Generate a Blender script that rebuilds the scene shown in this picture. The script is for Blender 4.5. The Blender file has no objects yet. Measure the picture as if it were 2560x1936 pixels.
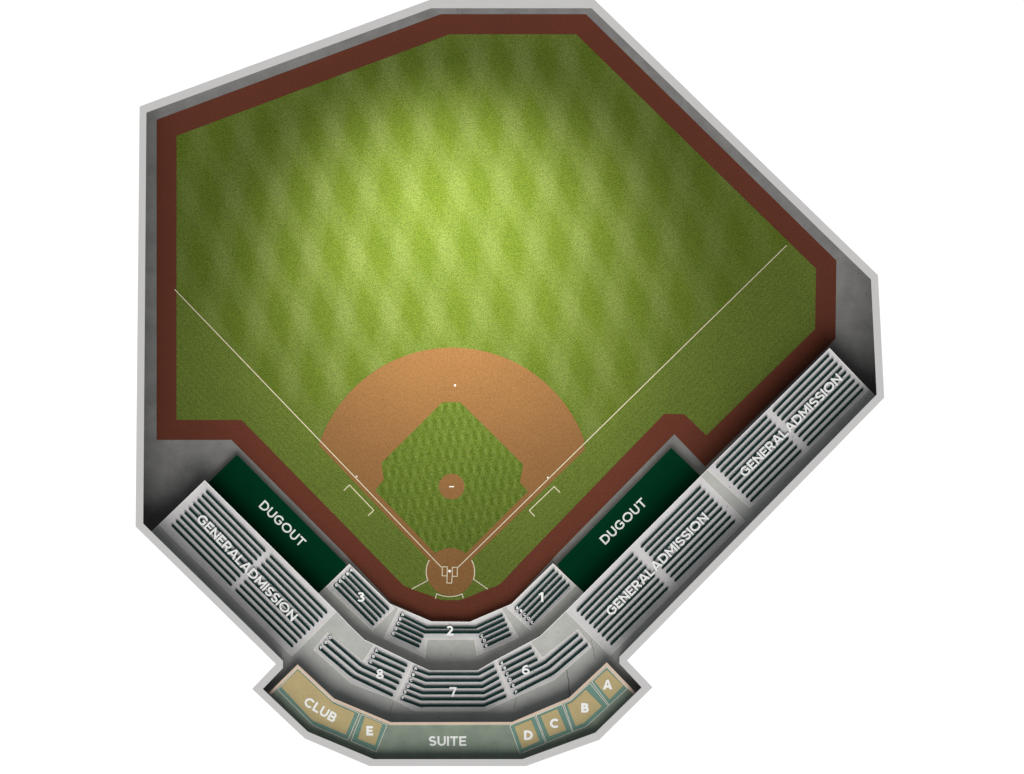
import bpy, bmesh, math, random
from mathutils import Vector
from mathutils.geometry import tessellate_polygon
S = 0.08                      # metres per plan unit
def P(x, y): return ((x - 1280) * S, (968 - y) * S)
scn = bpy.context.scene
C = scn.collection
rad = math.radians
# ------------------------------------------------------------------ camera, sky, sun, exposure
cam = bpy.data.cameras.new('camera'); camo = bpy.data.objects.new('camera', cam); C.objects.link(camo)
cam.type = 'ORTHO'; cam.ortho_scale = 2560 * S; cam.sensor_fit = 'HORIZONTAL'
cam.clip_start = 1; cam.clip_end = 4000
camo.location = (0, 0, 160); scn.camera = camo
SUN_EL, SUN_AZ = 44, 180      # sun to the south (bottom of the plan)
w = bpy.data.worlds.new('World'); scn.world = w; w.use_nodes = True
nt = w.node_tree; bg = nt.nodes['Background']
sky = nt.nodes.new('ShaderNodeTexSky'); sky.sky_type = 'NISHITA'; sky.sun_disc = False
sky.sun_elevation = rad(SUN_EL); sky.sun_rotation = rad(SUN_AZ); sky.dust_density = 3
hs = nt.nodes.new('ShaderNodeHueSaturation'); hs.inputs['Saturation'].default_value = 0.18
nt.links.new(sky.outputs[0], hs.inputs['Color']); nt.links.new(hs.outputs[0], bg.inputs['Color'])
bg.inputs['Strength'].default_value = 0.095
sl = bpy.data.lights.new('sun', 'SUN'); sl.energy = 4.0; sl.angle = rad(50); sl.color = (1.0, 0.975, 0.95)
so = bpy.data.objects.new('sun', sl); C.objects.link(so); so.location = (0, -80, 120)
so.rotation_euler = (rad(90 - SUN_EL), 0, 0)     # shines towards north and down
fl = bpy.data.lights.new('floodlight', 'SPOT'); fl.energy = 690000; fl.color = (1.0, 0.975, 0.86)
fl.spot_size = rad(91.6); fl.spot_blend = 1.0; fl.shadow_soft_size = 0.0
fo = bpy.data.objects.new('floodlight', fl); C.objects.link(fo)
fo.location = (-14.0, 42.0, 55.2)
fo.rotation_euler = Vector((-11.3 + 14.0, 21.6 - 42.0, -55.2)).to_track_quat('-Z', 'Y').to_euler()
scn.view_settings.view_transform = 'Standard'; scn.view_settings.look = 'None'
scn.view_settings.exposure = -0.17; scn.view_settings.gamma = 1
# ------------------------------------------------------------------ materials
def srgb(r, g, b):
    f = lambda c: (c / 255 / 12.92) if c / 255 <= 0.04045 else ((c / 255 + 0.055) / 1.055) ** 2.4
    return (f(r), f(g), f(b), 1)
def alb(r, g, b, e=1.2):
    c = srgb(r, g, b); return (c[0] / e, c[1] / e, c[2] / e, 1)
def mat(name, rough=0.9, spec=0.02):
    m = bpy.data.materials.new(name); m.use_nodes = True
    b = m.node_tree.nodes['Principled BSDF']
    b.inputs['Roughness'].default_value = rough; b.inputs['Specular IOR Level'].default_value = spec
    return m, m.node_tree, b
def N(nt, t, **kw):
    n = nt.nodes.new(t)
    for k, v in kw.items(): setattr(n, k, v)
    return n
def mixc(nt, fac, a, b, blend='MIX'):
    n = nt.nodes.new('ShaderNodeMix'); n.data_type = 'RGBA'; n.blend_type = blend
    for s, v in ((n.inputs[0], fac), (n.inputs[6], a), (n.inputs[7], b)):
        if isinstance(v, bpy.types.NodeSocket): nt.links.new(v, s)
        else: s.default_value = v
    return n.outputs[2]
def math_(nt, op, a, b=0.0, clamp=False):
    n = nt.nodes.new('ShaderNodeMath'); n.operation = op; n.use_clamp = clamp
    for s, v in zip(n.inputs, (a, b)):
        if isinstance(v, bpy.types.NodeSocket): nt.links.new(v, s)
        else: s.default_value = v
    return n.outputs[0]
def ramp(nt, src, lo, hi):
    n = nt.nodes.new('ShaderNodeMapRange'); n.clamp = True
    nt.links.new(src, n.inputs[0]); n.inputs[1].default_value = lo; n.inputs[2].default_value = hi
    return n.outputs[0]
def noise(nt, scale, detail=3, rough=0.6, vec=None):
    n = nt.nodes.new('ShaderNodeTexNoise'); n.inputs['Scale'].default_value = scale
    n.inputs['Detail'].default_value = detail; n.inputs['Roughness'].default_value = rough
    if vec is None:
        tc = nt.nodes.new('ShaderNodeNewGeometry'); vec = tc.outputs['Position']
    nt.links.new(vec, n.inputs['Vector']); return n.outputs['Fac']
def bump(nt, b, h, dist, st=0.5):
    n = nt.nodes.new('ShaderNodeBump'); n.inputs['Distance'].default_value = dist; n.inputs['Strength'].default_value = st
    nt.links.new(h, n.inputs['Height']); nt.links.new(n.outputs[0], b.inputs['Normal'])
def scl(c, k): return (c[0] * k, c[1] * k, c[2] * k, 1)
def concrete(name, base, var=0.22, pits=True, rough=0.85, cloud=0.22):
    m, nt, b = mat(name, rough)
    big = ramp(nt, noise(nt, cloud, 5, 0.62), 0.3, 0.7)
    fine = ramp(nt, noise(nt, 3.2, 3, 0.7), 0.25, 0.75)
    c = mixc(nt, big, scl(base, 1 - var), scl(base, 1 + var))
    c = mixc(nt, 0.25 if var > 0.03 else 0.03, c, mixc(nt, fine, scl(base, 0.7), scl(base, 1.3)))
    if pits:
        v = nt.nodes.new('ShaderNodeTexVoronoi'); v.inputs['Scale'].default_value = 0.55
        g = nt.nodes.new('ShaderNodeNewGeometry'); nt.links.new(g.outputs['Position'], v.inputs['Vector'])
        pm = math_(nt, 'LESS_THAN', v.outputs['Distance'], 0.10)
        gate = math_(nt, 'GREATER_THAN', noise(nt, 0.3, 2), 0.52)
        c = mixc(nt, math_(nt, 'MULTIPLY', math_(nt, 'MULTIPLY', pm, gate), 0.5), c, scl(base, 0.35))
    nt.links.new(c, b.inputs['Base Color']); bump(nt, b, fine, 0.03, 0.4)
    return m
M = {}
M['deck'] = concrete('stand concrete', alb(178, 179, 175), 0.12)
M['slab'] = concrete('section concrete', alb(202, 201, 201), 0.10)
M['apron'] = concrete('apron concrete', alb(112, 112, 111), 0.22)
M['wall'] = concrete('wall concrete', alb(194, 194, 194, 1.2), 0.004, False)
M['suite'] = concrete('suite floor', alb(128, 142, 127), 0.20)
M['teal'] = concrete('teal floor', alb(106, 138, 126), 0.14)
M['ochre'] = concrete('ochre carpet', alb(178, 162, 119), 0.10, False)
M['coping'] = concrete('tan coping', alb(206, 186, 168), 0.06, False)
M['trim'] = concrete('edge trim', alb(238, 236, 236), 0.04, False)
M['line'] = concrete('section line', alb(236, 232, 222), 0.05, False)
M['crack'] = concrete('crack', alb(92, 90, 87), 0.2, False)
M['letter'] = concrete('white lettering', (0.56, 0.58, 0.565, 1), 0.02, False)
M['bright_letter'] = concrete('bright lettering', (0.69, 0.705, 0.69, 1), 0.02, False)
M['chalk'] = concrete('chalk', alb(186, 178, 154), 0.12, False, cloud=0.8)
M['green_roof'] = concrete('green dugout roof', alb(2, 44, 26), 0.08, False, rough=1.0)
M['green_roof'].node_tree.nodes['Principled BSDF'].inputs['Specular IOR Level'].default_value = 0
M['bench'] = concrete('green bench paint', alb(17, 45, 42), 0.18, False, rough=0.5, cloud=0.5)
M['steel'] = concrete('bench leg steel', alb(70, 74, 74), 0.05, False)
M['white_rubber'] = concrete('white rubber', (0.60, 0.585, 0.55, 1), 0.02, False)
M['ground'] = concrete('white ground', (0.90, 0.90, 0.90, 1), 0.0, False)
def dirt(name, base, v):
    m, nt, b = mat(name, 0.95, 0.1)
    big = ramp(nt, noise(nt, 0.12, 4), 0.3, 0.7); fine = noise(nt, 2.6, 4, 0.75)
    c = mixc(nt, big, scl(base, 1 - v), scl(base, 1 + v))
    c = mixc(nt, 0.6, c, mixc(nt, ramp(nt, fine, .32, .68), scl(base, 0.7), scl(base, 1.3)))
    nt.links.new(c, b.inputs['Base Color']); bump(nt, b, fine, 0.03, 0.4); return m
M['track'] = dirt('warning track clay', (0.077, 0.0215, 0.012, 1), 0.10)
M['dirt'] = dirt('infield clay', (0.140, 0.0685, 0.0245, 1), 0.08)
def grass(name, dark, light, pattern, foul=False):
    m, nt, b = mat(name, 0.9, 0.08)
    g = nt.nodes.new('ShaderNodeNewGeometry'); pos = g.outputs['Position']
    def dot(vx, vy):
        d = nt.nodes.new('ShaderNodeVectorMath'); d.operation = 'DOT_PRODUCT'
        nt.links.new(pos, d.inputs[0]); d.inputs[1].default_value = (vx, vy, 0); return d.outputs['Value']
    # mowing bands: two families of stripes on a slanted lattice
    u, wv, P0, amp = pattern
    U = (u[0] * S, -u[1] * S); W = (wv[0] * S, -wv[1] * S); O = P(*P0)
    det = U[0] * W[1] - U[1] * W[0]
    ix, iy = W[1] / det, -W[0] / det; jx, jy = -U[1] / det, U[0] / det
    def band(ax, ay):
        wob = math_(nt, 'MULTIPLY', math_(nt, 'SUBTRACT', noise(nt, 0.03, 1), 0.5), 0.1)
        ph = math_(nt, 'ADD', math_(nt, 'SUBTRACT', dot(ax, ay), ax * O[0] + ay * O[1]), wob)
        cs = math_(nt, 'COSINE', math_(nt, 'MULTIPLY', ph, 2 * math.pi))
        return ramp(nt, cs, -0.35, 0.75)
    s = math_(nt, 'ADD', band(ix, iy), band(ix - jx, iy - jy))
    s = math_(nt, 'MULTIPLY', s, 0.5)
    fade = ramp(nt, noise(nt, 0.02, 2), 0.25, 0.6)
    s = math_(nt, 'MULTIPLY', s, math_(nt, 'ADD', math_(nt, 'MULTIPLY', fade, 0.35), 0.65))
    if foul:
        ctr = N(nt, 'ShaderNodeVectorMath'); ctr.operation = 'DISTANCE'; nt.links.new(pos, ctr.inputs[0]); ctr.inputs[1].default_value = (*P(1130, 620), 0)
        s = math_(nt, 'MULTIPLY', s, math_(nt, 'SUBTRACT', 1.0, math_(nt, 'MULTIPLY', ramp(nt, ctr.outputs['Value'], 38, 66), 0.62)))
    if foul:      # foul ground is mown in narrow strips parallel to the foul lines
        hx, hy = P(1125, 1441); masks = []; strips = []
        for (qx, qy), sg in (((436.5, 723.7), 1), ((1967, 613.4), -1)):
            vx, vy = P(qx, qy); dx, dy = vx - hx, vy - hy; l = math.hypot(dx, dy); nx, ny = -dy / l * sg, dx / l * sg
            dd = math_(nt, 'SUBTRACT', dot(nx, ny), nx * hx + ny * hy)
            masks.append(math_(nt, 'GREATER_THAN', dd, 0.0))
            strips.append(math_(nt, 'MULTIPLY', ramp(nt, math_(nt, 'COSINE', math_(nt, 'MULTIPLY', dd, 2 * math.pi / 1.1)), -0.8, 0.8), masks[-1]))
        fm = math_(nt, 'MAXIMUM', *masks); st = math_(nt, 'MULTIPLY', math_(nt, 'ADD', 0.3, math_(nt, 'MULTIPLY', math_(nt, 'MAXIMUM', *strips), 0.18)), 1.0)
        s = math_(nt, 'ADD', math_(nt, 'MULTIPLY', s, math_(nt, 'SUBTRACT', 1.0, fm)), math_(nt, 'MULTIPLY', st, fm))
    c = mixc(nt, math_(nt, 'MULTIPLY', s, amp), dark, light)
    blades = noise(nt, 4.6, 3, 0.8)
    c = mixc(nt, 0.62, c, mixc(nt, ramp(nt, blades, 0.34, 0.66), (0.14, 0.22, 0.12, 1), (1.95, 1.84, 1.8, 1)), 'MULTIPLY')
    yel = ramp(nt, noise(nt, 1.3, 4, 0.8), 0.52, 0.75)
    c = mixc(nt, math_(nt, 'MULTIPLY', yel, 0.6), c, (1.45, 1.05, 0.8, 1), 'MULTIPLY')
    cl = ramp(nt, noise(nt, 0.07, 5, 0.6), 0.3, 0.7)
    c = mixc(nt, 0.5, c, mixc(nt, cl, (0.86, 0.9, 0.9, 1), (1.12, 1.1, 1.05, 1)), 'MULTIPLY')
    nt.links.new(c, b.inputs['Base Color']); bump(nt, b, blades, 0.05, 0.5); return m
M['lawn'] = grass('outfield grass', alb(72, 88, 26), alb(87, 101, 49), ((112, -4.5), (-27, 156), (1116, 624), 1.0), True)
M['infield'] = grass('infield grass', alb(68, 86, 25), alb(82, 99, 41), ((21.5, -1), (-6, 40), (1116, 1216), 1.0))
# ------------------------------------------------------------------ mesh helpers
def link(name, bm, m, parent=None, z=0):
    bmesh.ops.recalc_face_normals(bm, faces=bm.faces)
    me = bpy.data.meshes.new(name); bm.to_mesh(me); bm.free(); me.materials.append(m)
    o = bpy.data.objects.new(name, me); C.objects.link(o); o.location.z = z
    if parent: o.parent = parent
    return o
def add_prism(bm, loops, z0, z1):
    """loops: [outer, hole, ...] of world xy; z0 None -> open sheet"""
    tris = tessellate_polygon([[Vector((p[0], p[1], 0)) for p in l] for l in loops])
    flat = [p for l in loops for p in l]
    top = [bm.verts.new((p[0], p[1], z1)) for p in flat]
    for t in tris:
        try: bm.faces.new([top[i] for i in t])
        except ValueError: pass
    if z0 is None: return
    bot = [bm.verts.new((p[0], p[1], z0)) for p in flat]
    for t in tris:
        try: bm.faces.new([bot[i] for i in reversed(t)])
        except ValueError: pass
    k = 0
    for l in loops:
        n = len(l)
        for i in range(n):
            a, b = k + i, k + (i + 1) % n
            bm.faces.new([top[a], top[b], bot[b], bot[a]])
        k += n
def prism(name, pts, z0, z1, m, parent=None, holes=()):
    bm = bmesh.new(); add_prism(bm, [[P(*p) for p in pts]] + [[P(*p) for p in h] for h in holes], z0, z1)
    return link(name, bm, m, parent)
def sheet(name, pts, z, m, parent=None, holes=()):
    o = prism(name, pts, None, z, m, parent, holes)
    me = o.data
    if me.polygons and me.polygons[0].normal.z < 0: me.flip_normals()
    return o
def ribbon_loop(pts, half, closed=False, round_ends=False):
    """world-xy polyline -> outline loops"""
    n = len(pts); V = [Vector(p) for p in pts]; L = []; R = []
    for i in range(n):
        a = V[i - 1] if (i > 0 or closed) else None
        b = V[(i + 1) % n] if (i < n - 1 or closed) else None
        d1 = (V[i] - a).normalized() if a is not None else None
        d2 = (b - V[i]).normalized() if b is not None else None
        if d1 is None: d1 = d2
        if d2 is None: d2 = d1
        n1 = Vector((-d1.y, d1.x)); n2 = Vector((-d2.y, d2.x))
        mv = (n1 + n2)
        if mv.length < 1e-6: mv = n1.copy()
        mv.normalize(); k = 1 / max(0.35, mv.dot(n1))
        L.append(V[i] + mv * half * k); R.append(V[i] - mv * half * k)
    if closed: return [[tuple(p) for p in L], [tuple(p) for p in R]]
    def cap(c, d):
        a0 = math.atan2(d.y, d.x)
        return [c + Vector((math.cos(a0 + t), math.sin(a0 + t))) * half for t in [math.pi / 2 - math.pi * q / 6 for q in range(1, 6)]]
    out = L[:]
    if round_ends: out += cap(V[-1], (V[-1] - V[-2]).normalized())
    out += R[::-1]
    if round_ends: out += cap(V[0], (V[0] - V[1]).normalized())
    return [[tuple(p) for p in out]]
def add_ribbon(bm, pts, half, z0, z1, closed=False, round_ends=False):
    loops = ribbon_loop(pts, half, closed, round_ends)
    if closed:
        def area(l): return abs(sum(l[i][0] * l[(i + 1) % len(l)][1] - l[(i + 1) % len(l)][0] * l[i][1] for i in range(len(l))))
        loops.sort(key=area, reverse=True)
    add_prism(bm, loops, z0, z1)
def line(name, pts, width, z, m, parent=None, closed=False, thick=0.006):
    bm = bmesh.new(); add_ribbon(bm, [P(*p) for p in pts], width * S / 2, z - thick, z, closed)
    return link(name, bm, m, parent)
def empty(name, x, y, z=0):
    o = bpy.data.objects.new(name, None); o.empty_display_size = 0.5; C.objects.link(o)
    return o
def tag(o, label=None, cat=None, group=None, kind=None):
    if label: o['label'] = label
    if cat: o['category'] = cat
    if group: o['group'] = group
    if kind: o['kind'] = kind
    return o
def arc(cx, cy, r, a0, a1, n=24, ry=None):
    ry = ry or r
    return [(cx + r * math.cos(rad(a0 + (a1 - a0) * i / n)), cy + ry * math.sin(rad(a0 + (a1 - a0) * i / n))) for i in range(n + 1)]
# ------------------------------------------------------------------ lettering (own geometric sans)
def glyph(ch, w):
    h = w / 2; s = []; polys = []
    if ch == 'I': s = [[(h, 0), (h, 1)]]; W = w
    elif ch == 'L': s = [[(h, 1), (h, h), (.62, h)]]; W = .62
    elif ch == 'T': s = [[(0, 1 - h), (.76, 1 - h)], [(.38, 0), (.38, 1 - h)]]; W = .76
    elif ch == 'E': s = [[(.66, 1 - h), (h, 1 - h), (h, h), (.68, h)], [(h, .5), (.61, .5)]]; W = .68
    elif ch == 'F': s = [[(.66, 1 - h), (h, 1 - h), (h, 0)], [(h, .47), (.6, .47)]]; W = .66
    elif ch == 'N': s = [[(h, 0), (h, 1)], [(.84 - h, 0), (.84 - h, 1)], [(h, .88), (.84 - h, .12)]]; W = .84
    elif ch == 'M': s = [[(h, 0), (h, 1)], [(1 - h, 0), (1 - h, 1)], [(h, .88), (.5, .3), (1 - h, .88)]]; W = 1
    elif ch == 'A':
        polys = [[(0, 0), (.36, 1), (.58, 1), (.94, 0), (.94 - w * 1.1, 0), (.47, .79), (w * 1.1, 0)]]
        s = [[(.2, .29), (.74, .29)]]; W = .94
    elif ch == 'G':
        r = .5 - h; s = [arc(.5, .5, r, 42, 322, 30) + [(.5 + r * .79, .52 - h * .2), (.52, .52 - h * .2)]]; W = .94
    elif ch == 'C': s = [arc(.5, .5, .5 - h, 44, 316, 30)]; W = .87
    elif ch == 'O': s = [('c', arc(.53, .5, .53 - h, 0, 360, 36, .5 - h)[:-1])]; W = 1.06
    elif ch == 'D': s = [('c', [(h, h), (.38, h)] + arc(.38, .5, .5 - h, -85, 85, 18) + [(.38, 1 - h), (h, 1 - h)])]; W = .88
    elif ch == 'U': s = [[(h, 1), (h, .4)] + arc(.4, .4 + 0, .4 - h, 185, 355, 16, .4 - h) + [(.8 - h, .4), (.8 - h, 1)]]; W = .8
    elif ch == 'R': s = [[(h, 0), (h, 1)], [(h, 1 - h), (.4, 1 - h)] + arc(.4, .665, .235, 85, -85, 12) + [(.4, .43), (h, .43)], [(.42, .42), (.64, 0)]]; W = .75
    elif ch == 'S': s = [arc(.36, .705, .255, 30, 270, 18, .205 + (.2 - w) / 2) + arc(.37, .295, .265, 84, -150, 18, .205 + (.2 - w) / 2)]; W = .72
    elif ch == 'B': s = [[(h, 0), (h, 1)], [(h, 1 - h), (.4, 1 - h)] + arc(.4, .71, .29 - h, 85, -85, 10) + [(.4, .52 - 0 * h), (h, .52)],
                         [(h, .5), (.44, .5)] + arc(.44, (.5 + h) / 2, (.5 - h) / 2, 85, -85, 12) + [(.44, h), (h, h)]]; W = .77
    elif ch == '1': polys = [[(0, .78), (.3, 1), (.5, 1), (.5, 0), (.28, 0), (.28, .77), (.1, .66)]]; W = .5
    elif ch == '2': s = [arc(.37, .68, .24, 160, -38, 16, .32 - h) + [(.12 + h / 2, h), (.76, h)]]; W = .76
    elif ch == '3': s = [arc(.35, .74, .24, 150, -85, 14, .26 - h) + [(.3, .53)] , arc(.35, .3, .28, 85, -150, 16, .3 - h)]; W = .73
    elif ch == '6': s = [('c', arc(.4, .33, .4 - h, 0, 360, 24, .33 - h)[:-1]), arc(.5, .5, .5 - h, 75, 200, 16)]; W = .8
    elif ch == '7': s = [[(0, 1 - h), (.74, 1 - h)], [(.63, .93), (.28, 0)]]; W = .74
    elif ch == '8': s = [('c', arc(.39, .75, .33 - h, 0, 360, 22, .27 - h)[:-1]), ('c', arc(.39, .28, .39 - h, 0, 360, 24, .28 - h)[:-1])]; W = .78
    return W, s, polys
def lettering(name, text, tl, tr, cap, z, parent, weight=0.2, gap=0.10, m='letter', thick=0.03):
    """tl, tr: plan positions of the upper left and upper right of the word"""
    G = [glyph(c, weight) for c in text]
    nat = sum(g[0] for g in G) + gap * (len(G) - 1)
    t = Vector((tr[0] - tl[0], tr[1] - tl[1])); width = t.length; t.normalize()
    up = Vector((t.y, -t.x)); kx = width / nat
    bl = Vector(tl) - up * cap
    def T(p, x0): q = bl + t * (x0 + p[0]) * kx + up * p[1] * cap; return P(q.x, q.y)
    bm = bmesh.new(); x = 0; k = 0
    for W, strokes, polys in G:
        for po in polys:
            add_prism(bm, [[T(p, x) for p in po]], z - thick, z + k * .004); k += 1
        for st in strokes:
            cl = st[0] == 'c'; pts = st[1] if cl else st
            half = weight * cap * S / 2
            if len(pts) == 2 and abs(pts[0][1] - pts[1][1]) < 0.02: half *= .92
            add_ribbon(bm, [T(p, x) for p in pts], half, z - thick, z + (k % 12) * .004, cl); k += 1
        x += W + gap
    return link(name, bm, M[m], parent)
# ------------------------------------------------------------------ the setting
H, ZL, ZU, ZS = 11.7, 1.4, 5.3, 9.1        # street level, lower stand, upper stand, suite level
OUT = [(349, 267), (1079, -1), (1485, -1), (2195, 688.7), (2210.6, 995), (1567.5, 1652), (1631, 1719), (1498, 1850.5),
       (1314.7, 1916), (924, 1916), (762, 1847), (630.5, 1723), (690, 1661), (339, 1317)]
INN = [(366, 282), (1078, 21), (1479, 21), (2177.4, 699), (2191.6, 987), (1548.5, 1642.8), (1548.5, 1659.4), (1604, 1719),
       (1488.5, 1832), (1306.7, 1898.4), (934.6, 1898.5), (770, 1830), (657, 1723), (707.5, 1670.6), (707.5, 1652.5), (358, 1309.5)]
MID = [(357, 274), (1078, 10), (1482, 10), (2186, 694), (2201, 991), (1557, 1647), (1557, 1655), (1617, 1719),
       (1493, 1841), (1310, 1907), (929, 1907), (766, 1838), (644, 1723), (699, 1668), (699, 1656), (348, 1313)]
BIG = [(-22000, -22000), (25000, -22000), (25000, 25000), (-22000, 25000)]
tag(sheet('ground', BIG, H, M['ground'], holes=[OUT]), kind='structure')
tag(sheet('concourse', MID, 0.0, M['apron']), kind='structure')
tag(prism('perimeter_wall', OUT, -0.6, H + 0.03, M['wall'], holes=[INN]),
    'light grey concrete boundary wall with a broad flat top ringing the whole ballpark', 'wall')
TRACK = [(391.5, 300), (1102, 36), (1465, 36), (2091, 652), (2088.7, 847.7), (1763, 1167), (1685.8, 1086), (1398, 1380),
         (1279, 1509), (1175.5, 1553.5), (1078, 1552.7), (978.5, 1507.5), (857, 1380), (578.7, 1100.3), (391.5, 1100.3)]
tag(sheet('warning_track', TRACK, 0.02, M['track']), kind='structure')
GRASS = [(441.3, 340), (1124.8, 86), (1440.5, 86), (2040, 672), (2037.7, 823.4), (1766, 1089), (1711, 1036), (1660.7, 1035),
         (1299.9, 1407.6), (1262, 1449), (1249.6, 1460.7), (1238, 1466.5), (1221, 1472), (1169, 1493.7), (1158, 1498), (1146, 1501), (1104.7, 1500.9),
         (1093, 1497), (1086, 1493), (1030, 1473.6), (1008.6, 1463.6), (1000, 1455), (604, 1050.3), (441.3, 1050.3)]
tag(sheet('outfield_grass', GRASS, 0.04, M['lawn']), kind='structure')
ac = arc(1131, 1220, 350.5, 339.5, 200.3, 60)     # plan y runs down
DIRT = [(797, 1113), (1073, 1401), (1126, 1450), (1178, 1400), (1461.7, 1125)] + ac
tag(sheet('infield_dirt', DIRT, 0.06, M['dirt']), kind='structure')
IG = [(1106, 1006), (1150.7, 1006), (1308, 1161.8), (1299.7, 1207), (1319.6, 1228.7), (1163.6, 1385), (1126, 1425), (1089, 1385), (937.3, 1226.9), (959.8, 1199.7), (953.6, 1158)]
tag(sheet('infield_grass', IG, 0.08, M['infield']), kind='structure')
tag(sheet('home_plate_dirt', arc(1126, 1430, 59.5, 0, 360, 60)[:-1], 0.10, M['dirt']), kind='structure')
# pitcher's mound: a low dome
bm = bmesh.new(); cx, cy = P(1129, 1216.8); R = 32 * S; rings = []
for k in range(7):
    r = R * (1 - k / 7.0); z = 0.085 + 0.26 * math.sin(k / 6 * math.pi / 2)
    rings.append([bm.verts.new((cx + r * math.cos(a * math.pi / 24), cy + r * math.sin(a * math.pi / 24), z)) for a in range(48)])
for a, b in zip(rings, rings[1:]):
    for i in range(48): bm.faces.new([a[i], a[(i + 1) % 48], b[(i + 1) % 48], b[i]])
bm.faces.new(rings[-1])
tag(link('pitchers_mound', bm, M['dirt']), 'round orange clay mound in the middle of the infield grass', 'mound')
def box(name, x0, y0, x1, y1, z0, z1, m, parent=None):
    return prism(name, [(x0, y0), (x1, y0), (x1, y1), (x0, y1)], z0, z1, m, parent)
tag(box('pitchers_plate', 1123.0, 1216.0, 1135.0, 1218.4, 0.3, 0.372, M['white_rubber']), 'narrow white rubber slab on top of the clay mound', 'pitching plate')
def base(x, y, r, label):
    bm = bmesh.new(); pts = [P(x, y - r), P(x + r, y), P(x, y + r), P(x - r, y)]
    add_prism(bm, [pts], 0.06, 0.15)
    ed = [e for e in bm.edges if all(v.co.z > 0.14 for v in e.verts)]
    bmesh.ops.bevel(bm, geom=ed, offset=0.03, segments=2, affect='EDGES')
    tag(link('base', bm, M['white_rubber']), label, 'base', 'bases of the infield')
base(1137.7, 964, 3.2, 'small white square base alone on the clay behind the infield grass, second base')
base(1369.5, 1194.3, 2.8, 'small white base beside the right foul line, first base')
base(891.8, 1191.6, 2.8, 'small white base beside the left foul line, third base')
tag(prism('home_plate', [(1120.8, 1425.4), (1127.4, 1425.4), (1127.6, 1429), (1124.2, 1432.6), (1120.6, 1429)], 0.09, 0.135, M['white_rubber']),
    'white five-sided home plate between the two batter boxes', 'home plate')
FG = 'white foul lines'
tag(line('foul_line', [(436.5, 723.7), (1103.6, 1418.8)], 2.3, 0.118, M['chalk']), 'long white foul line running from home plate to the left wall', 'foul line', FG)
tag(line('foul_line', [(1967, 613.4), (1144.9, 1419)], 2.3, 0.118, M['chalk']), 'long white foul line running from home plate to the right wall', 'foul line', FG)
BG = 'batter boxes at home plate'
tag(line('batters_box', [(1105.9, 1417.6), (1118, 1417.6), (1117.8, 1440.2), (1105.5, 1439.9)], 2.2, 0.124, M['chalk'], closed=True), 'white outlined batter box left of home plate', 'batter box', BG)
tag(line('batters_box', [(1130.9, 1418.8), (1143.4, 1419), (1143, 1441.6), (1130.6, 1441.3)], 2.2, 0.124, M['chalk'], closed=True), 'white outlined batter box right of home plate', 'batter box', BG)
tag(line('catchers_box', [(1117.6, 1440.2), (1117.3, 1458), (1129, 1458), (1130.4, 1441.5)], 2.2, 0.130, M['chalk']), 'narrow white outlined catcher box just below home plate', 'catcher box')
KG = 'coach boxes beside the foul lines'
tag(line('coaches_box', [(859.2, 1226.9), (873.7, 1213), (934.4, 1276.4), (920, 1289.8)], 2.3, 0.052, M['chalk']), 'white three-sided coach box on the grass left of the left foul line', 'coach box', KG)
tag(line('coaches_box', [(1399.9, 1231.6), (1385.4, 1217), (1323.2, 1276.8), (1336.6, 1291.2)], 2.3, 0.052, M['chalk']), 'white three-sided coach box on the grass right of the right foul line', 'coach box', KG)
CG = 'white lines around the home plate circle'
tag(line('circle_line', arc(1126, 1430, 60.5, 209, 159, 14) + [(1069.6, 1451.4), (1029.4, 1473.2)], 2.4, 0.112, M['chalk']), 'white curved line on the left rim of the home plate circle and its tail', 'chalk line', CG)
tag(line('circle_line', arc(1126, 1430, 60.5, -29, 18, 14) + [(1184.4, 1449), (1219.8, 1473.3)], 2.4, 0.112, M['chalk']), 'white curved line on the right rim of the home plate circle and its tail', 'chalk line', CG)
tag(line('circle_line', [(1088.5, 1497.3)] + arc(1124, 1416, 76, 115, 66, 12) + [(1158.5, 1495.8)], 2.4, 0.108, M['chalk']), 'short white arc behind home plate with two ticks at the bottom of the grass', 'chalk line', CG)
# ------------------------------------------------------------------ stands
FU = [(841, 1529), (873.7, 1563.6), (910, 1599), (938, 1612), (1030.9, 1657), (1073.9, 1676.7), (1193.5, 1676.7), (1237.5, 1651.2), (1325.5, 1604.3), (1350.4, 1590.7), (1415, 1528)]
FL = [(873.5, 1410.8), (974, 1509.7), (1078.7, 1554.2), (1174.3, 1555.2), (1278.5, 1510.5), (1382.2, 1409.3)]
low = tag(empty('lower_grandstand', 0, 0), 'low pale concrete stand curving behind home plate, carrying sections 1, 2 and 3', 'grandstand')
prism('deck', FL + [(1458, 1480), (1461, 1486)] + [(x, y + 5) for x, y in reversed(FU)] + [(794, 1488), (797, 1483)], 0.0, ZL, M['deck'], low)
line('edge_trim', [(x, y + .6) for x, y in FL], 1.2, ZL + .05, M['trim'], low, thick=0.05)
upp = tag(empty('upper_grandstand', 0, 0), 'high pale concrete stand in a wide V carrying general admission and sections 6 to 8', 'grandstand')
UP = [(512.2, 1201.5)] + FU + [(1751, 1191), (2073.6, 870.8), (2188, 990.6), (2196, 992)] + MID[5:15] + [(375, 1339), (379, 1331)]
prism('deck', UP, 0.0, ZU, M['deck'], upp)
line('edge_trim', [(379, 1330), (512.2, 1202.3)] + [(x, y + .7) for x, y in FU] + [(1751, 1191.8), (2073.6, 871.7), (2186, 989)], 1.2, ZU + .065, M['trim'], upp, thick=0.06)
FS = [(743.9, 1661.2), (835.2, 1746.6), (977.1, 1806), (1280.2, 1805.3), (1422.2, 1745), (1516.9, 1656.2)]
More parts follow.
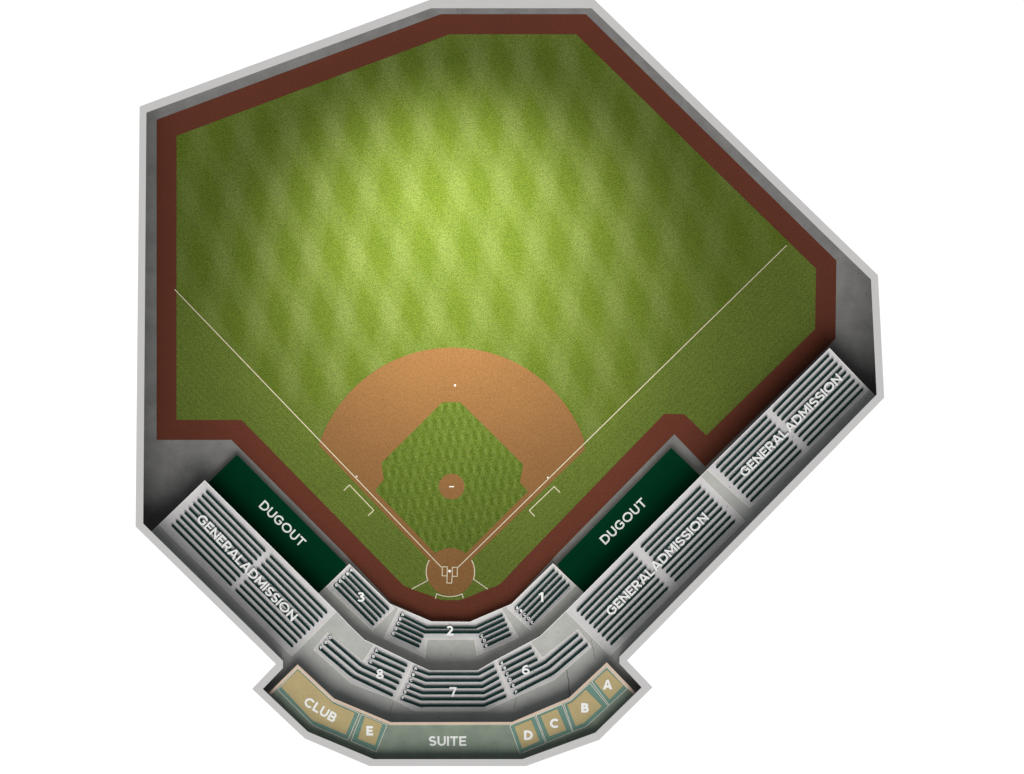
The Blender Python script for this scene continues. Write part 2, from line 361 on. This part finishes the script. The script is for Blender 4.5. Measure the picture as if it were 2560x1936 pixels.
sui = tag(empty('suite_level', 0, 0), 'green floored suite terrace with tan front parapet at the bottom, marked SUITE', 'terrace')
prism('floor', FS + [(1589, 1732.1), (1597, 1739)] + MID[8:12] + [(664, 1741), (671.5, 1733)], 0.0, ZS, M['suite'], sui)
def inset(pts, d):
    V = [Vector(p) for p in pts]; out = []
    for i, v in enumerate(V):
        d1 = (v - V[i - 1]).normalized() if i else (V[1] - v).normalized()
        d2 = (V[i + 1] - v).normalized() if i < len(V) - 1 else d1
        n1 = Vector((-d1.y, d1.x)); n2 = Vector((-d2.y, d2.x)); mv = (n1 + n2).normalized()
        out.append(tuple(v + mv * d / mv.dot(n1)))
    return out
FSX = [(671.5, 1733)] + FS + [(1589, 1732.1)]
bm = bmesh.new(); add_ribbon(bm, [P(*p) for p in inset(FSX, 3.6)], 3.5 * S, ZS - 0.3, ZS + 0.25)
link('parapet', bm, M['coping'], sui)
lettering('lettering', 'SUITE', (1071.8, 1841), (1165.9, 1841), 24.1, ZS + .035, sui, 0.20, 0.1, 'bright_letter')
def crack(parent, z, pts, wd=1.3):
    random.seed(int(pts[0][0])); out = []
    for (a, b) in zip(pts, pts[1:]):
        for k in range(6):
            t = k / 6; out.append((a[0] + (b[0] - a[0]) * t + random.uniform(-1.6, 1.6), a[1] + (b[1] - a[1]) * t))
    out.append(pts[-1]); line('crack', out, wd, z, M['crack'], parent)
crack(upp, ZU + .012, [(1412, 1662), (1422, 1700), (1424, 1745)], 1.6)
crack(upp, ZU + .013, [(1478, 1600), (1484, 1630), (1490, 1650)], 1.0)
crack(upp, ZU + .014, [(1291, 1746), (1285, 1770)], 1.1)
crack(upp, ZU + .012, [(982, 1756), (972, 1790)], 0.9)
# sections
def section(label, cat, group, poly, z, front, num=None, lines=True):
    """front: number of leading points that lie on the stand's front edge (no line there)"""
    e = tag(empty('seating_section', 0, 0), label, cat, group)
    prism('slab', poly, z - 0.2, z + 0.035, M['slab'], e)
    cyc = poly + [poly[0]]
    line('edge_line', inset(cyc[front - 1:], 0.0), 1.1, z + 0.047, M['line'], e, thick=0.01)
    if num: lettering('section_number', num[0], (num[1], num[3]), (num[2], num[3]), 24, z + BT + 0.045, e, 0.2, 0.1, 'bright_letter')
    return e
BT = 0.42            # bench top above the slab
SG, GG = 'numbered seating sections', 'general admission sections'
ZLs, ZUs = ZL + 0.035, ZU + 0.035
section('numbered seating section 3, five straight green benches beside the left dugout', 'seating section', SG,
        [(873.5, 1410.8), (974, 1509.7), (986, 1521), (930.3, 1576), (815.5, 1467.3)], ZL, 2, ('3', 892.7, 911.4, 1481))
section('numbered seating section 2, bent green benches directly behind home plate', 'seating section', SG,
        [(997.5, 1520.4), (1078.7, 1554.2), (1174.3, 1555.2), (1253, 1521.6), (1296.8, 1594.2), (1192.5, 1638.8), (1186.2, 1598.6), (1067.8, 1599), (1061.9, 1644.5), (959.1, 1596.3)], ZL, 4, ('2', 1115.4, 1133.8, 1565.1))
section('numbered seating section 1, five straight green benches beside the right dugout', 'seating section', SG,
        [(1278.5, 1510.5), (1382.2, 1409.3), (1439, 1464.3), (1325.5, 1574.8), (1267.5, 1519.8)], ZL, 2, ('1', 1346.4, 1358.3, 1481))
section('numbered seating section 8, left of section 7 with three short and three long green benches', 'seating section', SG,
        [(936, 1611.2), (1030.9, 1657), (987, 1750.6), (878.6, 1709), (784.2, 1624), (818.8, 1581.4), (907, 1653.9)], ZU, 2, ('8', 940.4, 959.1, 1673.6))
section('numbered seating section 7, six bent green benches in the middle of the upper stand', 'seating section', SG,
        [(1032.5, 1657.8), (1073.9, 1676.7), (1193.5, 1676.7), (1237.5, 1651.2), (1278.5, 1746.5), (1213.6, 1778), (1040.4, 1778), (988.5, 1751.4)], ZU, 4, ('7', 1123.6, 1141.4, 1718.2))
section('numbered seating section 6, right of section 7 with three short and three long green benches', 'seating section', SG,
        [(1239.3, 1650.4), (1325.5, 1604.3), (1356.6, 1643.9), (1444.8, 1574), (1478.6, 1617), (1385.7, 1699.8), (1280.3, 1746)], ZU, 2, ('6', 1305, 1324.1, 1663))
g1 = section('general admission seating left of the left dugout, two blocks of nine green benches', 'seating section', GG,
             [(512.2, 1201.5), (841, 1529), (730, 1640.6), (398, 1312)], ZU, 2)
g2 = section('general admission seating behind the right dugout, two blocks of nine green benches', 'seating section', GG,
             [(1415, 1528), (1751, 1191), (1863, 1303), (1525.2, 1639)], ZU, 2)
g3 = section('general admission seating at the far right end of the stand beside the warning track', 'seating section', GG,
             [(1768, 1174.1), (2073.6, 870.8), (2170, 976), (1874.3, 1269.6)], ZU, 2)
GA = 'GENERALADMISSION'
lettering('lettering', GA, (506.9, 1283.5), (746.2, 1538.4), 24, ZU + .035 + BT + .045, g1, 0.195, 0.08, 'bright_letter')
lettering('lettering', GA, (1511.7, 1525.2), (1756.6, 1280.3), 24, ZU + .035 + BT + .045, g2, 0.195, 0.08, 'bright_letter')
lettering('lettering', GA, (1846, 1178.2), (2091.2, 933), 24, ZU + .035 + BT + .045, g3, 0.195, 0.08, 'bright_letter')
# benches
def bench(pts, z, label, group, letter=None, wd=5.8):
    e = tag(empty('bench', 0, 0), label, 'bench', group)
    W = [P(*p) for p in pts]; ox, oy = W[0]; e.location = (ox, oy, z)
    L = [(p[0] - ox, p[1] - oy) for p in W]
    bm = bmesh.new(); add_ribbon(bm, L, wd * S / 2, BT - 0.07, BT, round_ends=True); link('seat', bm, M['bench'], e)
    bm = bmesh.new(); add_ribbon(bm, L, 0.04, 0.02, BT - 0.06); link('shade_panel', bm, M['bench'], e)  # added panel under the seat, blocks light so the slab beside it darkens
    for a, b in zip(L, L[1:]):
        d = Vector(b) - Vector(a); n = max(2, int(d.length / 4) + 1)
        u = d.normalized(); v = Vector((-u.y, u.x)) * 0.15; u = u * 0.04
        for k in range(n):
            c = Vector(a) + d * ((k + .5) / n if n > 1 else .5)
            bm = bmesh.new(); add_prism(bm, [[tuple(c + u + v), tuple(c + u - v), tuple(c - u - v), tuple(c - u + v)]], 0, BT - 0.06)
            link('leg', bm, M['steel'], e)
    if letter:
        ch, x, y = letter
        wl = {'A': 7.4, 'B': 6.2, 'C': 6.6, 'D': 6.8, 'E': 5.6, 'F': 5.4}[ch]
        o = lettering('row_letter', ch, (x - wl * .5, y - 4), (x + wl * .5, y - 4), 7.2, BT + 0.02, None, 0.24, 0.1, 'bright_letter')
        o.parent = e; o.location = (-ox, -oy, 0)
ORD = ['nearest the field', 'second from the field', 'third from the field', 'fourth from the field', 'fifth and middle one', 'sixth from the field', 'seventh from the field', 'eighth from the field', 'last at the back']
def block(s1, e1, s9, e9, where, group):
    for k in range(9):
        t = k / 8
        a = (s1[0] + (s9[0] - s1[0]) * t, s1[1] + (s9[1] - s1[1]) * t); b = (e1[0] + (e9[0] - e1[0]) * t, e1[1] + (e9[1] - e1[1]) * t)
        bench([a, b], ZUs, 'dark green bench %s, %s' % (ORD[k], where), group, wd=5.8)
block((517.2, 1230.6), (661.9, 1378.4), (431.6, 1314.8), (577.5, 1462.6), 'upper block of left general admission stand', 'benches in the left general admission stand')
block((676.8, 1392.5), (815.6, 1532.4), (591.2, 1476.9), (730.6, 1616.3), 'lower block of left general admission stand', 'benches in the left general admission stand')
block((1443.8, 1527.8), (1582, 1387.6), (1528, 1611.1), (1667.3, 1472), 'lower block behind the right dugout', 'benches behind the right dugout')
block((1604, 1367.5), (1750.4, 1219.9), (1688, 1452.2), (1835, 1304.3), 'upper block behind the right dugout', 'benches behind the right dugout')
block((1792.5, 1169), (1916.2, 1044.7), (1877.6, 1253), (2001, 1129), 'lower block of the far right stand', 'benches in the far right stand')
block((1934.3, 1028.6), (2070.9, 890.2), (2019.5, 1112.5), (2155.7, 974.5), 'upper block of the far right stand', 'benches in the far right stand')
WH = {'3': ' beside the left dugout', '1': ' beside the right dugout', '2': ' behind home plate', '7': ' mid upper stand', '8': ' left of section 7', '6': ' right of section 7'}
def rows(sec, data, z, group):
    for ch, pts, lx, ly, desc in data:
        bench(pts, z, 'dark green %s bench marked %s%s in section %s' % (desc[0], ch, desc[1], sec + WH[sec]), group, (ch, lx, ly), 6.0)
def lerp(a, b, t): return (a[0] + (b[0] - a[0]) * t, a[1] + (b[1] - a[1]) * t)
d3 = [(878.3, 1426), (869, 1435.4), (859.2, 1444.3), (850.8, 1453.8), (841, 1463.7)]
rows('3', [(c, [lerp((874.4, 1427.8), (836.5, 1465.1), k / 4), lerp((970.4, 1524), (932.7, 1561.7), k / 4)], *d3[k], ('straight', '')) for k, c in enumerate('ABCDE')], ZLs, 'benches in section 3')
d1 = [(1293, 1519.8), (1303, 1527.6), (1311.5, 1537.5), (1321.6, 1546.7), (1329.9, 1556.6)]
rows('1', [(c, [lerp((1288.8, 1522.8), (1326.6, 1560.5), k / 4), lerp((1384.6, 1426), (1421.7, 1463.7), k / 4)], *d1[k], ('straight', '')) for k, c in enumerate('ABCDE')], ZLs, 'benches in section 1')
rows('2', [('A', [(1002.2, 1538.3), (1066.3, 1569.9), (1188.7, 1569.9), (1254.7, 1539.3)], 1006.6, 1536.8, ('long bent', '')),
           ('B', [(997.4, 1550.8), (1061.5, 1581.8), (1195.4, 1581.6), (1259.9, 1551.2)], 1000.8, 1548.5, ('long bent', '')),
           ('C', [(991.7, 1563.2), (1056.3, 1593.2)], 995.5, 1560.3, ('short', ' on the left')),
           ('D', [(986.9, 1575.3), (1051, 1605.3)], 990.1, 1572.6, ('short', ' on the left')),
           ('E', [(981.1, 1587.1), (1046.2, 1616.8)], 983.6, 1584.6, ('short', ' on the left')),
           ('C', [(1200.5, 1593.2), (1265.6, 1563.2)], 1205.1, 1590.6, ('short', ' on the right')),
           ('D', [(1205.9, 1605.9), (1270.6, 1575.3)], 1211.3, 1601.7, ('short', ' on the right')),
           ('E', [(1211.3, 1617.7), (1276.1, 1587.5)], 1215.9, 1614.9, ('short', ' on the right'))], ZLs, 'benches in section 2')
rows('7', [('A', [(1034.7, 1673.2), (1071, 1686.6), (1196.3, 1686.6), (1233.6, 1667)], 1039.1, 1671.7, ('bent', '')),
           ('B', [(1029.9, 1688.9), (1065.3, 1702.5), (1203, 1702.4), (1240, 1681.8)], 1033.4, 1687.6, ('bent', '')),
           ('C', [(1024.2, 1703.8), (1061.5, 1718.5), (1205.9, 1718.5), (1245.7, 1696.5)], 1028, 1701.5, ('bent', '')),
           ('D', [(1016.5, 1718.7), (1055.7, 1733.8), (1209.7, 1733.6), (1250.9, 1712.4)], 1020.3, 1716.8, ('bent', '')),
           ('E', [(1010.4, 1732.5), (1052.9, 1749.1), (1210.7, 1749.1), (1257.9, 1726.8)], 1013.3, 1730.6, ('bent', '')),
           ('F', [(1003.5, 1748.2), (1050, 1765), (1209.7, 1764.8), (1263.7, 1742.1)], 1007.3, 1745.5, ('bent', ''))], ZUs, 'benches in section 7')
rows('8', [('A', [(937.4, 1628.7), (1016, 1665.2)], 941, 1626.9, ('short', '')),
           ('B', [(930.1, 1643.5), (1009.7, 1679.3)], 934.1, 1641.7, ('short', '')),
           ('C', [(922.9, 1658.3), (1002.5, 1694.5)], 927, 1655.6, ('short', '')),
           ('D', [(822, 1595.8), (899, 1662), (908, 1668.2), (995.8, 1709)], 825.3, 1594.8, ('long bent', '')),
           ('E', [(811.3, 1609.8), (888, 1675), (897, 1681.5), (988.5, 1723.4)], 814.5, 1606.6, ('long bent', '')),
           ('F', [(799.4, 1622.2), (875, 1687), (885, 1693.8), (979.9, 1739.3)], 802.7, 1619.9, ('long bent', ''))], ZUs, 'benches in section 8')
rows('6', [('A', [(1250.1, 1660.7), (1327.1, 1621.3)], 1254.9, 1657.9, ('short', '')),
           ('B', [(1257, 1675.1), (1334, 1635.7)], 1262, 1670.8, ('short', '')),
           ('C', [(1264.1, 1689.1), (1341.6, 1650.4)], 1268.4, 1685.4, ('short', '')),
           ('D', [(1271, 1703), (1355, 1662), (1364, 1656.5), (1443.8, 1589)], 1275.3, 1699.8, ('long bent', '')),
           ('E', [(1278, 1718.1), (1367, 1674), (1376, 1668), (1454.9, 1601.3)], 1283.5, 1714.5, ('long bent', '')),
           ('F', [(1286.3, 1734.3), (1379, 1687.2), (1388, 1681), (1467, 1613.8)], 1290.6, 1731, ('long bent', ''))], ZUs, 'benches in section 6')
# suite rooms
def room(ch, outline, carpet, label, txt, z=ZS):
    e = tag(empty('suite_room', 0, 0), label, 'suite room', 'suite rooms on the green terrace')
    prism('floor', outline, z - 0.1, z + 0.05, M['teal'], e)
    line('edge_line', outline, 1.0, z + 0.062, M['line'], e, closed=True, thick=0.01)
    prism('carpet', carpet, z - 0.1, z + 0.10, M['ochre'], e)
    lettering('lettering', ch, *txt[:2], 24, z + 0.135, e, txt[2], 0.1, 'bright_letter')
room('CLUB', [(744.2, 1671.2), (832, 1753.8), (898.5, 1783.7), (869.5, 1851), (783.7, 1814.4), (694.5, 1724.5)],
     [(744.4, 1675.3), (832.5, 1758.4), (887.3, 1782.8), (864.1, 1837), (780, 1800.8), (702.3, 1717.2)],
     'large bent room with ochre floor lettered CLUB at the left end of the suite terrace', ((769.2, 1741.2), (846.3, 1787.5), .21))
room('E', [(903.9, 1786.2), (967.6, 1812.5), (940.4, 1879.9), (877.7, 1852.9)], [(912, 1792), (956, 1810.5), (937.4, 1864.1), (894.5, 1847.5)],
     'small room with ochre floor lettered E between CLUB and SUITE', ((915.7, 1815.3), (932.8, 1815.3), .25))
room('D', [(1274.6, 1814.5), (1336.5, 1789.5), (1363.7, 1858.6), (1300, 1884.9)], [(1286.3, 1817.1), (1327.6, 1799.9), (1349.1, 1852.6), (1305.6, 1872)],
     'small room with ochre floor lettered D just right of SUITE', ((1309.8, 1826.4), (1332.3, 1826.4), .25))
room('C', [(1340, 1788.2), (1405.5, 1761), (1430.8, 1830), (1366.3, 1856.9)], [(1351.7, 1790), (1393.2, 1772.8), (1415.8, 1825.7), (1373.2, 1841.4)],
     'small room with ochre floor lettered C between rooms D and B', ((1374.5, 1796.7), (1396.9, 1796.7), .25))
room('B', [(1409.6, 1759.5), (1426.5, 1752.2), (1474.5, 1708.2), (1520.8, 1766), (1464.2, 1817.1), (1432.6, 1829)],
     [(1417.9, 1762), (1430.8, 1755.6), (1464.2, 1724.4), (1505, 1765.5), (1460, 1807.4), (1439.4, 1816)],
     'five-sided room with ochre floor lettered B where the suite terrace bends', ((1452.8, 1758), (1472.8, 1758), .25))
room('A', [(1479, 1704), (1517, 1668), (1568.5, 1721.5), (1523, 1763.3)], [(1485.7, 1703), (1516.9, 1674.5), (1558.9, 1714), (1523.8, 1749.3)],
     'diamond shaped room with ochre floor lettered A at the right end of the suite terrace', ((1507.2, 1699.8), (1530.9, 1699.8), .25))
# dugouts
def dugout(poly, label, tl, tr, posts):
    e = tag(empty('dugout', 0, 0), label, 'dugout', 'team dugouts')
    prism('roof', poly, 1.25, 1.4, M['green_roof'], e)
    fa, fb, bb, ba = poly
    line('back_wall', [lerp(ba, fa, .04), lerp(bb, fb, .04)], 3, 1.25, M['slab'], e, thick=1.25)
    line('side_wall', [lerp(fa, fb, .01), lerp(ba, bb, .01)], 2.5, 1.25, M['slab'], e, thick=1.25)
    line('side_wall', [lerp(fa, fb, .99), lerp(ba, bb, .99)], 2.5, 1.25, M['slab'], e, thick=1.25)
    for k in range(1, posts):
        c = lerp(lerp(fa, fb, k / posts), lerp(ba, bb, k / posts), .05)
        prism('post', arc(c[0], c[1], 1.1, 0, 360, 10)[:-1], 0, 1.25, M['steel'], e)
    lettering('lettering', 'DUGOUT', tl, tr, 23.5, 1.43, e, 0.18, 0.12)
dugout([(592.6, 1137), (867, 1412.5), (795, 1485), (517, 1211)], 'long dark green roofed dugout marked DUGOUT beside the left foul side of the track', (662.2, 1250), (766.9, 1352.6), 7)
dugout([(1678, 1120), (1392.4, 1412.5), (1460, 1482), (1753, 1192)], 'long dark green roofed dugout marked DUGOUT beside the right foul side of the track', (1497.4, 1346.3), (1602.7, 1243.8), 7)
